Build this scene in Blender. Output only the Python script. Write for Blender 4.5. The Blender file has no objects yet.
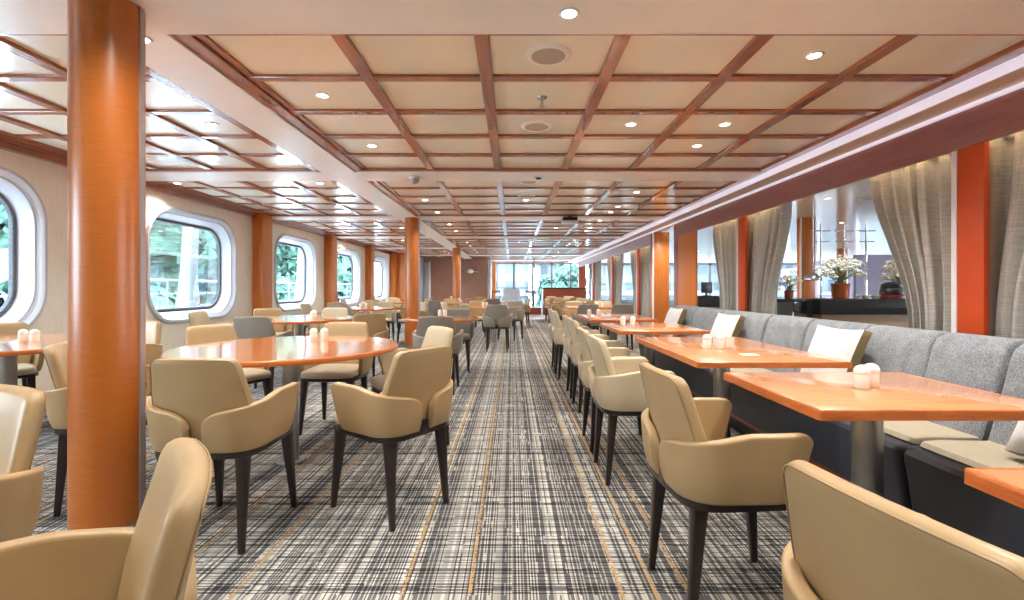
import bpy, bmesh, math, random
from mathutils import Vector, Matrix
random.seed(7)
PI = math.pi
SC = bpy.context.scene
COL = SC.collection

# ------------------------------------------------------------------ materials
def srgb(r, g, b):
    def f(c):
        c /= 255.0
        return c / 12.92 if c <= 0.04045 else ((c + 0.055) / 1.055) ** 2.4
    return (f(r), f(g), f(b), 1.0)

class NT:
    def __init__(self, name):
        self.m = bpy.data.materials.new(name); self.m.use_nodes = True
        self.t = self.m.node_tree; self.n = self.t.nodes; self.l = self.t.links
        self.b = self.n['Principled BSDF']; self.out = self.n['Material Output']
    def add(self, typ, **kw):
        nd = self.n.new(typ)
        for k, v in kw.items(): setattr(nd, k, v)
        return nd
    def link(self, a, b): self.l.new(a, b)
    def val(self, sock, v):
        if hasattr(v, 'is_linked') or hasattr(v, 'links'): self.link(v, sock)
        else: sock.default_value = v
    def math(self, op, a, b=0.0, clamp=False):
        nd = self.add('ShaderNodeMath', operation=op); nd.use_clamp = clamp
        self.val(nd.inputs[0], a); self.val(nd.inputs[1], b)
        return nd.outputs[0]
    def mix(self, fac, a, b, mode='MIX'):
        nd = self.add('ShaderNodeMix', data_type='RGBA', blend_type=mode)
        self.val(nd.inputs[0], fac); self.val(nd.inputs[6], a); self.val(nd.inputs[7], b)
        return nd.outputs[2]
    def obj(self, scale=(1, 1, 1)):
        tc = self.add('ShaderNodeTexCoord'); mp = self.add('ShaderNodeMapping')
        self.link(tc.outputs['Object'], mp.inputs[0]); mp.inputs['Scale'].default_value = scale
        return mp.outputs[0]
    def noise(self, vec, scale=5, detail=3, rough=.5):
        nd = self.add('ShaderNodeTexNoise'); self.link(vec, nd.inputs['Vector'])
        nd.inputs['Scale'].default_value = scale; nd.inputs['Detail'].default_value = detail
        nd.inputs['Roughness'].default_value = rough
        return nd.outputs['Fac']
    def ramp(self, fac, stops):
        nd = self.add('ShaderNodeValToRGB'); self.link(fac, nd.inputs[0])
        e = nd.color_ramp.elements
        while len(e) > 1: e.remove(e[-1])
        e[0].position, e[0].color = stops[0]
        for p, c in stops[1:]:
            x = e.new(p); x.color = c
        return nd.outputs[0]
    def bump(self, h, strength=.2, dist=.002):
        nd = self.add('ShaderNodeBump'); self.link(h, nd.inputs['Height'])
        nd.inputs['Strength'].default_value = strength; nd.inputs['Distance'].default_value = dist
        self.link(nd.outputs[0], self.b.inputs['Normal'])
    def set(self, **kw):
        for k, v in kw.items(): self.val(self.b.inputs[k.replace('_', ' ')], v)
        return self

def plain(name, rgb, rough=.5, metal=0.0, var=.06, coat=0.0, nscale=8):
    """plain paint / plastic / metal with a faint tonal mottling"""
    t = NT(name); c = srgb(*rgb)
    n = t.noise(t.obj(), nscale, 2)
    dark = tuple(x * (1 - var) for x in c[:3]) + (1,); lite = tuple(min(1, x * (1 + var)) for x in c[:3]) + (1,)
    t.set(Base_Color=t.ramp(n, [(.3, dark), (.7, lite)]), Roughness=rough, Metallic=metal, Coat_Weight=coat)
    return t.m

def wood(name, dark, lite, stretch=(1, 1, 1), rough=.35, coat=.0, scale=9, coat_rough=.1):
    t = NT(name); v = t.obj(stretch)
    a = t.noise(v, scale, 6, .6); b = t.noise(v, scale * 6, 3, .6)
    f = t.math('ADD', t.math('MULTIPLY', a, .7), t.math('MULTIPLY', b, .3))
    t.set(Base_Color=t.ramp(f, [(.36, srgb(*dark)), (.64, srgb(*lite))]), Roughness=rough, Coat_Weight=coat, Coat_Roughness=coat_rough)
    if coat >= .6: t.b.inputs['Coat IOR'].default_value = 1.65
    return t.m

def leather(name, rgb, rough=.42):
    t = NT(name); c = srgb(*rgb); v = t.obj()
    n = t.noise(v, 6, 2)
    t.set(Base_Color=t.ramp(n, [(.3, tuple(x * .93 for x in c[:3]) + (1,)), (.7, tuple(min(1, x * 1.05) for x in c[:3]) + (1,))]), Roughness=rough)
    t.b.inputs['Specular IOR Level'].default_value = .45
    vo = t.add('ShaderNodeTexVoronoi'); t.link(v, vo.inputs['Vector']); vo.inputs['Scale'].default_value = 420
    t.bump(vo.outputs['Distance'], .12, .0006)
    return t.m

def fabric(name, c1, c2, sx=300, sy=300, axis='weave', rough=.9, bump=.35):
    t = NT(name); v = t.obj()
    n1 = t.noise(v, sx, 2, .7); n2 = t.noise(v, 14, 3)
    f = t.math('ADD', t.math('MULTIPLY', n1, .75), t.math('MULTIPLY', n2, .25))
    t.set(Base_Color=t.ramp(f, [(.38, srgb(*c1)), (.62, srgb(*c2))]), Roughness=rough)
    t.b.inputs['Sheen Weight'].default_value = .15
    t.b.inputs['Specular IOR Level'].default_value = .2
    t.bump(n1, bump, .002)
    return t.m

M = {}
M['tan'] = leather('tan leather', (164, 136, 97))
M['cream'] = leather('cream leather', (184, 168, 140))
M['taupe'] = leather('taupe grey leather', (128, 118, 107))
M['piping'] = leather('seam leather', (150, 122, 84))
M['leg'] = wood('dark stained wood', (26, 16, 14), (44, 28, 24), (6, 6, 1), .32, .2, 4)
M['table'] = wood('cherry tabletop wood', (196, 130, 86), (210, 146, 100), (1, 9, 1), .22, .6, 4, .07)
M['tableround'] = wood('cherry round tabletop wood', (200, 124, 70), (222, 150, 94), (1, 9, 1), .18, 1.0, 4, .07)
M['edge'] = wood('cherry edge wood', (170, 84, 30), (200, 112, 52), (2, 2, 12), .3, .2, 5)
M['pillar'] = wood('orange pillar veneer', (164, 86, 22), (178, 99, 31), (2, 2, 40), .36, .2, 5, .2)
M['orange'] = wood('orange panel veneer', (184, 100, 36), (206, 122, 50), (8, 8, .5), .4, .1, 4, .2)
M['orangered'] = plain('orange red painted post', (196, 74, 26), .42, 0, .05)
M['beam'] = wood('red brown beam wood', (138, 78, 50), (164, 98, 66), (6, .7, 6), .26, .8, 5, .08)
M['fascia'] = wood('mahogany fascia wood', (132, 82, 78), (154, 100, 94), (6, .5, 6), .28, .4, 4, .15)
M['brownwall'] = wood('brown veneer wall', (140, 98, 80), (160, 116, 96), (5, 5, .6), .35, .25, 4, .2)
M['booth'] = wood('red brown booth wood', (130, 58, 36), (158, 78, 50), (.7, 6, 6), .35, .2, 4)
M['white'] = plain('white painted metal', (226, 224, 224), .32, 0, .02)
M['reveal'] = plain('pale grey window surround', (196, 197, 204), .35, 0, .02)
M['mullion'] = plain('dark grey aluminium', (96, 100, 106), .4, .3, .03)
M['glossceil'] = plain('glossy cream ceiling', (240, 226, 200), .14, 0, .015)
M['covetan'] = plain('tan cove panel', (216, 198, 174), .4, 0, .015)
M['soffit'] = plain('warm white soffit', (238, 237, 231), .34, 0, .015)
M['steel'] = plain('brushed steel', (170, 168, 165), .3, 1.0, .08)
M['chrome'] = plain('chrome', (205, 205, 208), .15, 1.0, .03)
M['greystrip'] = plain('grey metal strip', (168, 160, 160), .35, .5, .03)
M['black'] = plain('black plastic', (26, 26, 28), .4, 0, .1)
M['grille'] = plain('grey speaker grille', (176, 168, 156), .7, 0, .15, nscale=260)
M['ceramic'] = plain('white ceramic', (232, 226, 218), .22, 0, .02)
M['charcoal'] = leather('charcoal leather', (66, 68, 76), .42)
M['seatfab'] = fabric('beige grey seat leather', (146, 135, 114), (162, 151, 130))
M['sofa'] = fabric('grey woven sofa fabric', (92, 95, 100), (144, 147, 151), 170)
M['sofaseam'] = plain('dark grey sofa seam', (82, 84, 88), .9)
M['pillow'] = fabric('off white pillow cotton', (196, 193, 190), (216, 213, 210), 240)
M['olive'] = fabric('olive brown pillow cloth', (104, 88, 58), (130, 112, 78), 240)
M['paper'] = plain('white paper', (240, 240, 236), .7, 0, .01)
M['granite'] = plain('black granite', (40, 40, 44), .15, 0, .5, nscale=180)
M['palewood'] = wood('grey brown counter wood', (138, 110, 92), (160, 132, 112), (1, 1, 6), .45, .1, 4)
M['copper'] = plain('copper pot', (176, 96, 62), .3, .7, .1)
M['leaf'] = plain('soft green leaf', (120, 140, 84), .6, 0, .3, nscale=40)
M['petal'] = plain('cream white petal', (248, 247, 238), .6, 0, .05)
M['redpot'] = plain('dark red enamel', (120, 30, 28), .3, 0, .1)
M['lilac'] = plain('lilac painted wall', (150, 140, 168), .6, 0, .05)
M['greydoor'] = plain('grey painted door', (168, 168, 174), .45, 0, .03)
M['greyup'] = fabric('pale grey upholstery', (178, 182, 192), (204, 208, 218), 60)
M['tile'] = plain('pale polished floor tile', (206, 206, 208), .18, 0, .03)
M['rubber'] = plain('grey rubber gasket', (96, 100, 106), .6, 0, .25, nscale=60)
M['frost'] = plain('white diffuser', (245, 240, 232), .4)

def emis(name, rgb, s):
    t = NT(name); c = srgb(*rgb)
    t.set(Base_Color=c, Emission_Color=c, Emission_Strength=s, Roughness=.5)
    return t.m
M['lamp'] = emis('lit lamp lens', (255, 240, 214), 14)
M['cove'] = emis('lit white cove strip', (230, 228, 246), .30)
M['led'] = emis('warm led strip', (255, 226, 170), 12)

# ceiling panel: cream laminate with a fine ribbed texture
t = NT('ribbed cream ceiling panel'); v = t.obj()
w = t.add('ShaderNodeTexWave', wave_type='BANDS', bands_direction='X'); t.link(v, w.inputs['Vector'])
w.inputs['Scale'].default_value = 26; w.inputs['Distortion'].default_value = .3
n = t.noise(v, 3, 2)
c1 = t.ramp(w.outputs['Fac'], [(0, srgb(230, 228, 208)), (1, srgb(241, 239, 222))])
t.set(Base_Color=c1, Roughness=.22, Coat_Weight=.4, Coat_Roughness=.2)
t.bump(w.outputs['Fac'], .1, .001); M['panel'] = t.m

# wall covering: pale vertical weave
t = NT('pale beige wall covering'); v = t.obj((1, 1, .05))
n = t.noise(v, 90, 3, .7)
t.set(Base_Color=t.ramp(n, [(.3, srgb(222, 214, 198)), (.7, srgb(238, 231, 218))]), Roughness=.55); M['wall'] = t.m

# curtain cloth: taupe with fine horizontal ribs
t = NT('taupe ribbed curtain cloth'); v = t.obj((2, 2, 60))
n = t.noise(v, 4, 3, .7); v2 = t.obj((300, 300, 6)); n2 = t.noise(v2, 1, 2)
f = t.math('ADD', t.math('MULTIPLY', n, .7), t.math('MULTIPLY', n2, .3))
t.set(Base_Color=t.ramp(f, [(.36, srgb(146, 144, 138)), (.64, srgb(196, 193, 184))]), Roughness=.85)
t.b.inputs['Sheen Weight'].default_value = .2; M['curtain'] = t.m

# carpet: random plaid of short bars with ochre lines running the length of the room
t = NT('plaid woven carpet')
tc = t.add('ShaderNodeTexCoord'); sp = t.add('ShaderNodeSeparateXYZ'); t.link(tc.outputs['Object'], sp.inputs[0])
X, Y = sp.outputs[0], sp.outputs[1]
def cell(a, size, seed):
    fl = t.math('FLOOR', t.math('ADD', t.math('DIVIDE', a, size), seed))
    wn = t.add('ShaderNodeTexWhiteNoise', noise_dimensions='1D'); t.link(fl, wn.inputs['W'])
    return wn.outputs['Value']
def cell2(a, sa, b, sb, seed):
    f1 = t.math('FLOOR', t.math('DIVIDE', a, sa)); f2 = t.math('FLOOR', t.math('DIVIDE', b, sb))
    cb = t.add('ShaderNodeCombineXYZ'); t.link(f1, cb.inputs[0]); t.link(f2, cb.inputs[1]); cb.inputs[2].default_value = seed
    wn = t.add('ShaderNodeTexWhiteNoise', noise_dimensions='3D'); t.link(cb.outputs[0], wn.inputs['Vector'])
    return wn.outputs['Value']
thx = t.math('ADD', t.math('MULTIPLY', cell(X, .075, 2.0), 0.42), .27); thy = t.math('ADD', t.math('MULTIPLY', cell(Y, .09, 6.0), 0.26), .32)
lx = t.math('LESS_THAN', cell(X, .0058, 3.0), thx)
ly = t.math('LESS_THAN', cell(Y, .0058, 11.0), thy)
brkx = t.math('GREATER_THAN', cell2(X, .0058, Y, .07, 1.7), .09)
brky = t.math('GREATER_THAN', cell2(Y, .0058, X, .07, 5.3), .14)
dx = t.math('MULTIPLY', lx, brkx); dy = t.math('MULTIPLY', ly, brky)
base = t.ramp(cell(X, .0136, 1.0), [(.1, srgb(156, 153, 145)), (.9, srgb(202, 198, 187))])
cross = t.math('MULTIPLY', dx, dy); either = t.math('MAXIMUM', dx, dy)
c = t.mix(either, base, srgb(96, 95, 95)); c = t.mix(cross, c, srgb(38, 38, 41))
och = t.math('MULTIPLY', t.math('GREATER_THAN', cell(X, .062, 9.0), .80),
             t.math('LESS_THAN', t.math('ABSOLUTE', t.math('SUBTRACT', t.math('FRACT', t.math('ADD', t.math('DIVIDE', X, .062), 9.0)), .5)), .11))
c = t.mix(t.math('MULTIPLY', och, t.math('GREATER_THAN', cell2(X, .062, Y, .006, 2.2), .22)), c, srgb(178, 140, 88))
fz = t.noise(tc.outputs['Object'], 400, 2, .7)
c = t.mix(t.math('MULTIPLY', fz, .22), c, srgb(70, 70, 74))
t.set(Base_Color=c, Roughness=.95); t.b.inputs['Specular IOR Level'].default_value = .15
t.bump(fz, .4, .003); M['carpet'] = t.m

# window glass: mostly clear, with a glancing reflection
t = NT('clear window glass')
tr = t.add('ShaderNodeBsdfTransparent'); gl = t.add('ShaderNodeBsdfGlossy'); gl.inputs['Roughness'].default_value = .02
lw = t.add('ShaderNodeLayerWeight'); lw.inputs[0].default_value = .2
tr.inputs[0].default_value = (.93, .97, .97, 1)
mx = t.add('ShaderNodeMixShader'); t.link(t.math('MULTIPLY', lw.outputs['Fresnel'], .5), mx.inputs[0]); t.link(tr.outputs[0], mx.inputs[1]); t.link(gl.outputs[0], mx.inputs[2])
t.link(mx.outputs[0], t.out.inputs[0]); M['glass'] = t.m

# exterior
M['deck'] = plain('pale deck paint', (206, 210, 212), .6)
M['tree'] = plain('tree leaves', (72, 104, 90), .8, 0, .35, nscale=2.5)
M['trunk'] = plain('tree bark', (92, 78, 66), .9)
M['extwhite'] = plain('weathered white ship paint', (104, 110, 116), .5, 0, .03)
M['quay'] = plain('pale quay concrete', (186, 190, 192), .8, 0, .1, nscale=.3)
def facade(name, wall, win):
    t = NT(name)
    br = t.add('ShaderNodeTexBrick'); tc = t.add('ShaderNodeTexCoord')
    sp = t.add('ShaderNodeSeparateXYZ'); t.link(tc.outputs['Object'], sp.inputs[0])
    cb = t.add('ShaderNodeCombineXYZ'); t.link(t.math('ADD', sp.outputs[0], sp.outputs[1]), cb.inputs[0]); t.link(sp.outputs[2], cb.inputs[1])
    t.link(cb.outputs[0], br.inputs['Vector']); br.offset = 0
    br.inputs['Color1'].default_value = srgb(*win); br.inputs['Color2'].default_value = srgb(*[min(255, x + 25) for x in win]); br.inputs['Mortar'].default_value = srgb(*wall)
    br.inputs['Scale'].default_value = 1; br.inputs['Brick Width'].default_value = 3.4; br.inputs['Row Height'].default_value = 3.0; br.inputs['Mortar Size'].default_value = .75
    t.set(Base_Color=br.outputs['Color'], Roughness=.6); return t.m
M['facA'] = facade('pale apartment facade', (86, 89, 92), (50, 62, 70))
M['facB'] = facade('pink brick facade', (112, 96, 92), (66, 78, 86))

# ------------------------------------------------------------------ mesh builder
class MB:
    def __init__(self): self.v, self.f = [], []
    def quad_grid(self, pts, nu, nv, closed_u=False):
        """pts[v][u] rows; adds quads"""
        b = len(self.v)
        for row in pts:
            for p in row: self.v.append(tuple(p))
        for j in range(nv - 1):
            for i in range(nu if closed_u else nu - 1):
                a = b + j * nu + i; c = b + j * nu + (i + 1) % nu
                self.f.append((a, c, c + nu, a + nu))
        return self
    def box(self, x0, x1, y0, y1, z0, z1):
        b = len(self.v)
        self.v += [(x0, y0, z0), (x1, y0, z0), (x1, y1, z0), (x0, y1, z0), (x0, y0, z1), (x1, y0, z1), (x1, y1, z1), (x0, y1, z1)]
        self.f += [tuple(b + i for i in q) for q in ((0, 3, 2, 1), (4, 5, 6, 7), (0, 1, 5, 4), (1, 2, 6, 5), (2, 3, 7, 6), (3, 0, 4, 7))]
        return self
    def quad(self, a, b, c, d):
        n = len(self.v); self.v += [a, b, c, d]; self.f.append((n, n + 1, n + 2, n + 3)); return self
    def loft(self, rings, cap0=True, cap1=True):
        n = len(rings[0]); b = len(self.v)
        self.quad_grid(rings, n, len(rings), True)
        if cap0: self.f.append(tuple(b + i for i in reversed(range(n))))
        if cap1: self.f.append(tuple(b + (len(rings) - 1) * n + i for i in range(n)))
        return self
    def lathe(self, prof, n=24, cx=0, cy=0, cap0=True, cap1=True):
        """prof: list of (r, z) going up"""
        rings = [[(cx + r * math.cos(2 * PI * i / n), cy + r * math.sin(2 * PI * i / n), z) for i in range(n)] for r, z in prof]
        return self.loft(rings, cap0, cap1)
    def tube(self, path, r, n=8, caps=True, closed=False):
        rings = []; P = [Vector(p) for p in path]; m = len(P)
        for k, p in enumerate(P):
            a = P[(k - 1) % m] if (closed or k > 0) else p
            c = P[(k + 1) % m] if (closed or k < m - 1) else p
            d = (c - a).normalized()
            up = Vector((0, 0, 1)) if abs(d.z) < .9 else Vector((1, 0, 0))
            s = d.cross(up).normalized(); u = s.cross(d)
            rr = r[k] if isinstance(r, (list, tuple)) else r
            rings.append([tuple(p + s * rr * math.cos(2 * PI * i / n) + u * rr * math.sin(2 * PI * i / n)) for i in range(n)])
        if closed: rings.append(rings[0]); caps = False
        return self.loft(rings, caps, caps)
    def prism(self, outline, h0, h1, axis='z'):
        """extrude a 2D outline: axis z -> (x,y); axis y -> (x,z); axis x -> (y,z)"""
        def P(a, b, h): return {'z': (a, b, h), 'y': (a, h, b), 'x': (h, a, b)}[axis]
        return self.loft([[P(a, b, h0) for a, b in outline], [P(a, b, h1) for a, b in outline]])
    def mesh(self, name):
        me = bpy.data.meshes.new(name); me.from_pydata(self.v, [], self.f)
        bm = bmesh.new(); bm.from_mesh(me); bmesh.ops.remove_doubles(bm, verts=bm.verts, dist=1e-6)
        bmesh.ops.recalc_face_normals(bm, faces=bm.faces); bm.to_mesh(me); bm.free(); return me
    def build(self, name, mat, parent=None, smooth=False, bevel=0.0, seg=2, subsurf=0, solid=0.0, solid_off=0.0, angle=.6):
        me = self.mesh(name); me.materials.append(mat)
        o = bpy.data.objects.new(name, me); COL.objects.link(o)
        if parent: o.parent = parent
        if solid:
            m = o.modifiers.new('solid', 'SOLIDIFY'); m.thickness = solid; m.offset = solid_off
        if bevel:
            m = o.modifiers.new('bevel', 'BEVEL'); m.width = bevel; m.segments = seg; m.limit_method = 'ANGLE'; m.angle_limit = angle; m.harden_normals = False
        if subsurf:
            m = o.modifiers.new('sub', 'SUBSURF'); m.levels = subsurf; m.render_levels = subsurf
        if o.modifiers:                                  # bake, so that copies can share the mesh
            dg = bpy.context.evaluated_depsgraph_get(); ev = o.evaluated_get(dg)
            me2 = bpy.data.meshes.new_from_object(ev); o.modifiers.clear(); o.data = me2; bpy.data.meshes.remove(me)
            me2.name = name
        if smooth or subsurf or bevel:
            for p in o.data.polygons: p.use_smooth = True
            if not smooth and not subsurf:
                o.data.set_sharp_from_angle(angle=.7)
            elif smooth == 'auto':
                o.data.set_sharp_from_angle(angle=.7)
        return o

def tag(o, label=None, cat=None, group=None, kind=None):
    if label: o['label'] = label
    if cat: o['category'] = cat
    if group: o['group'] = group
    if kind: o['kind'] = kind
    return o
def empty(name, loc=(0, 0, 0), rz=0.0, label=None, cat=None, group=None):
    o = bpy.data.objects.new(name, None); COL.objects.link(o)
    o.empty_display_size = .1; o.location = loc; o.rotation_euler = (0, 0, rz)
    return tag(o, label, cat, group)
def struct(o): o['kind'] = 'structure'; return o
KIDS = {}
def kids(o):
    if o.name not in KIDS: KIDS[o.name] = [c for c in bpy.data.objects if c.parent == o]
    return KIDS[o.name]
def dup(root, loc, rz, label, group=None, mats=None):
    """a copy of a thing with copies of its parts and sub-parts"""
    r = root.copy(); COL.objects.link(r); r.location = loc; r.rotation_euler = (0, 0, rz)
    r['label'] = label
    if group: r['group'] = group
    for ch in kids(root):
        c = ch.copy(); COL.objects.link(c); c.parent = r
        for g in kids(ch):
            d = g.copy(); COL.objects.link(d); d.parent = c
    return r
def superellipse(a, b, n, k=4.0, cx=0, cy=0):
    out = []
    for i in range(n):
        th = 2 * PI * i / n; c, s = math.cos(th), math.sin(th)
        out.append((cx + a * math.copysign(abs(c) ** (2 / k), c), cy + b * math.copysign(abs(s) ** (2 / k), s)))
    return out
def rrect(w, h, r, n=8, cx=0, cy=0):
    out = []
    for qx, qy, a0 in ((1, 1, 0), (-1, 1, PI / 2), (-1, -1, PI), (1, -1, 3 * PI / 2)):
        for i in range(n + 1):
            a = a0 + PI / 2 * i / n
            out.append((cx + qx * (w / 2 - r) + r * math.cos(a), cy + qy * (h / 2 - r) + r * math.sin(a)))
    return out
ORD = ['nearest', 'second', 'third', 'fourth', 'fifth', 'sixth', 'seventh', 'eighth']

# ------------------------------------------------------------------ key dimensions
EYE = 1.12
XL, XF = -4.6, 3.1            # left wall, fascia plane on the right
ZS, ZP, ZB = 2.42, 2.464, 2.44  # soffit, coffer panel, beam underside
YB, YE = -3.2, 25.0           # rear wall, end glazing
WIN_Y = [.45, 3.75, 7.0, 10.25, 13.5, 16.8]      # porthole centres
WW, WH, WZ = 1.95, 1.56, 1.43

# ------------------------------------------------------------------ floor, walls
mb = MB().quad((XL - .5, YB, 0), (15, YB, 0), (15, 17.2, 0), (XL - .5, 17.2, 0))
struct(mb.build('floor', M['carpet']))
mb = MB().quad((XL - .5, 17.2, 0), (15, 17.2, 0), (15, YE + .2, 0), (XL - .5, YE + .2, 0))
struct(mb.build('floor_end', M['tile']))

# left wall with rounded holes; built as strips between portholes joined to a ring around each
def porthole_wall():
    mb = MB(); n = 8
    ys = [YB] + [(WIN_Y[i] + WIN_Y[i + 1]) / 2 for i in range(len(WIN_Y) - 1)] + [18.4]
    for i, yc in enumerate(WIN_Y):
        y0, y1 = ys[i], ys[i + 1]; z0, z1 = 0, 2.5
        inner = rrect(WW - .12, WH - .12, .42, n, yc, WZ)
        outer = []
        for (y, z) in inner:                       # push each point of the ring out to the rectangle
            dy, dz = y - yc, z - WZ
            sy = ((y1 - yc) / dy if dy > 0 else (y0 - yc) / dy) if abs(dy) > 1e-6 else 1e9
            sz = ((z1 - WZ) / dz if dz > 0 else (z0 - WZ) / dz) if abs(dz) > 1e-6 else 1e9
            s = min(sy, sz); outer.append((yc + dy * s, WZ + dz * s))
        m = len(inner)
        # exact corners
        cs = [(y1, z1), (y0, z1), (y0, z0), (y1, z0)]
        for q, cpt in enumerate(cs): outer[q * (n + 1) + n // 2] = cpt
        mb.quad_grid([[(XL, y, z) for y, z in inner], [(XL, y, z) for y, z in outer]], m, 2, True)
    return mb
struct(porthole_wall().build('wall_left', M['wall'], smooth=False))

for i, yc in enumerate(WIN_Y):
    if yc < 2: label_n = 0
    fr = MB(); n = 10
    def ring(w, h, r, x): return [(x, y, z) for y, z in rrect(w, h, r, n, yc, WZ)]
    rings = [ring(WW - .16, WH - .16, .40, XL - .02), ring(WW + .02, WH + .02, .46, XL + .001), ring(WW, WH, .45, XL + .03), ring(WW - .06, WH - .06, .43, XL + .036),
             ring(WW - .11, WH - .11, .41, XL + .012), ring(WW - .17, WH - .25, .36, XL - .13), ring(WW - .19, WH - .28, .34, XL - .16), ring(WW - .19, WH - .28, .33, XL - .22)]
    fr.loft(rings, False, False)
    w = struct(fr.build('window_%d' % (i + 1), M['reveal'], smooth='auto'))
    g = MB().loft([ring(WW - .19, WH - .28, .33, XL - .205), ring(WW - .21, WH - .30, .32, XL - .175), ring(WW - .27, WH - .36, .29, XL - .175), ring(WW - .29, WH - .38, .28, XL - .205)], False, False)
    g.build('gasket', M['rubber'], w, smooth='auto')
    p = MB(); rr = ring(WW - .24, WH - .33, .30, XL - .20); p.v += rr; p.f.append(tuple(range(len(rr)))); p.build('pane', M['glass'], w)

# pilasters between the portholes
for i, y in enumerate([1.95, 5.2, 8.5, 11.75, 15.05, 18.35 - .3]):
    mb = MB().box(XL - .02, XL + .19, y, y + .34, 0, ZS + .02)
    o = tag(mb.build('pilaster', M['orange'], None, bevel=.006), 'orange veneered pilaster on the window wall, just before the %s porthole window' % (['', 'second', 'third', 'fourth', 'fifth', ''][i] if 0 < i < 5 else ('first' if i == 0 else 'end of the')), 'pilaster', 'orange pilasters on the window wall')
    if i == 5: o['label'] = 'orange veneered pilaster beyond the last porthole window, at the wall corner'
mb = MB().box(XL, XL + .025, YB, 18.4, 0, .10); struct(mb.build('baseboard_left', M['orange'], bevel=.004))
mb = MB().box(XL, XL + .07, YB, 18.4, 2.37, 2.45).box(XL + .07, XL + .11, YB, 18.4, 2.42, 2.46); struct(mb.build('trim_1', M['beam']))

# rear wall (behind the camera)
mb = MB().box(XL - .5, 15, YB - .1, YB, 0, 2.5); struct(mb.build('wall_back', M['wall']))
# left end: jog and brown wall
mb = MB().box(XL - .3, -3.95, 18.4, 18.5, 0, 2.5); struct(mb.build('wall_left_end', M['orange']))
mb = MB().box(-4.05, -3.95, 18.5, 21.5, 0, 2.5); struct(mb.build('wall_return', M['greydoor']))
mb = MB().box(-4.05, -1.12, 21.5, 21.6, 0, 2.5); struct(mb.build('wall_far_left', M['brownwall']))
mb = MB().box(-3.72, -3.64, 21.44, 21.5, 0, 2.3); struct(mb.build('trim_2', M['white']))
# grey door leaf in the end wall, beside the brown wall
d = MB().box(-3.94, -3.72, 21.46, 21.5, .02, 2.25).build('door_1', M['greydoor'], bevel=.004); struct(d)
mb = MB().box(-1.22, -1.12, 21.6, 23.6, 0, 2.5); struct(mb.build('wall_far_return', M['white']))
mb = MB().box(-1.22, -.80, 23.6, 23.9, 0, 2.42); tag(mb.build('pilaster', M['orange'], bevel=.006), 'orange wood pilaster at left edge of the far glazed wall', 'pilaster', 'orange pilasters at the far end')
mb = MB().box(3.1, 3.42, 22.2, 22.6, 0, 2.35); tag(mb.build('pilaster', M['booth'], bevel=.006), 'dark red brown pilaster at right edge of the far glazed wall', 'pilaster')
wl = empty('wall_lamp', (-1.85, 21.5, 1.86), 0, 'small white wall lamp on the brown far wall', 'lamp')
MB().lathe([(.02, -.09), (.10, -.08), (.14, -.02), (.14, .03), (.08, .10), (.02, .11)], 20, 0, -.15).build('lamp_shade', M['frost'], wl, smooth='auto')
MB().tube([(0, -.01, 0), (0, -.10, 0)], .03, 10).build('bracket', M['steel'], wl, smooth='auto')
MB().tube([(.05, -.05, 0), (.32, -.06, -.01), (.36, -.06, -.02)], .018, 8).build('reading_arm', M['white'], wl, smooth='auto')

# end glazing: one window per bay between mullions
mulx = [-.80, .10, 1.07, 2.06, 3.05, 4.05]
for i in range(5):
    x0, x1 = mulx[i], mulx[i + 1]
    fr = MB().box(x0, x0 + .05, YE - .05, YE + .05, 0, 2.42).box(x1 - .05, x1, YE - .05, YE + .05, 0, 2.42).box(x0, x1, YE - .05, YE + .05, 2.36, 2.42).box(x0, x1, YE - .05, YE + .05, 0, .06).box(x0, x1, YE - .04, YE + .04, 1.10, 1.15)
    w = struct(fr.build('window_%d' % (i + 10), M['mullion']))
    MB().quad((x0 + .04, YE, .03), (x1 - .04, YE, .03), (x1 - .04, YE, 2.38), (x0 + .04, YE, 2.38)).build('pane', M['glass'], w)
# glazing of the neighbouring saloon on the right
for i in range(7):
    x0 = 4.05 + i * 1.56; x1 = x0 + 1.56
    fr = MB().box(x0, x0 + .05, YE - .05, YE + .05, 0, 2.42).box(x1 - .05, x1, YE - .05, YE + .05, 0, 2.42).box(x0, x1, YE - .05, YE + .05, 2.30, 2.42).box(x0, x1, YE - .05, YE + .05, 0, .5).box(x0, x1, YE - .04, YE + .04, 1.30, 1.34)
    w = struct(fr.build('window_%d' % (i + 15), M['mullion']))
    MB().quad((x0 + .04, YE, .4), (x1 - .04, YE, .4), (x1 - .04, YE, 2.34), (x0 + .04, YE, 2.34)).build('pane', M['glass'], w)
# right ship side with windows
mb = MB()
ys = [YB + 1.0 + i * 2.6 for i in range(12)]
mb.box(15, 15.1, YB, YE, 0, .8).box(15, 15.1, YB, YE, 2.15, 2.5)
for y in ys: mb.box(15, 15.1, y - .3, y + .3, .8, 2.15)
struct(mb.build('wall_right', M['lilac']))
for i in range(11):
    y0, y1 = ys[i] + .3, ys[i + 1] - .3
    fr = MB().box(14.97, 15.05, y0, y0 + .05, .8, 2.15).box(14.97, 15.05, y1 - .05, y1, .8, 2.15).box(14.97, 15.05, y0, y1, .8, .86).box(14.97, 15.05, y0, y1, 2.09, 2.15)
    w = struct(fr.build('window_%d' % (i + 22), M['white']))
    MB().quad((15.02, y0, .82), (15.02, y1, .82), (15.02, y1, 2.12), (15.02, y0, 2.12)).build('pane', M['glass'], w)

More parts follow.
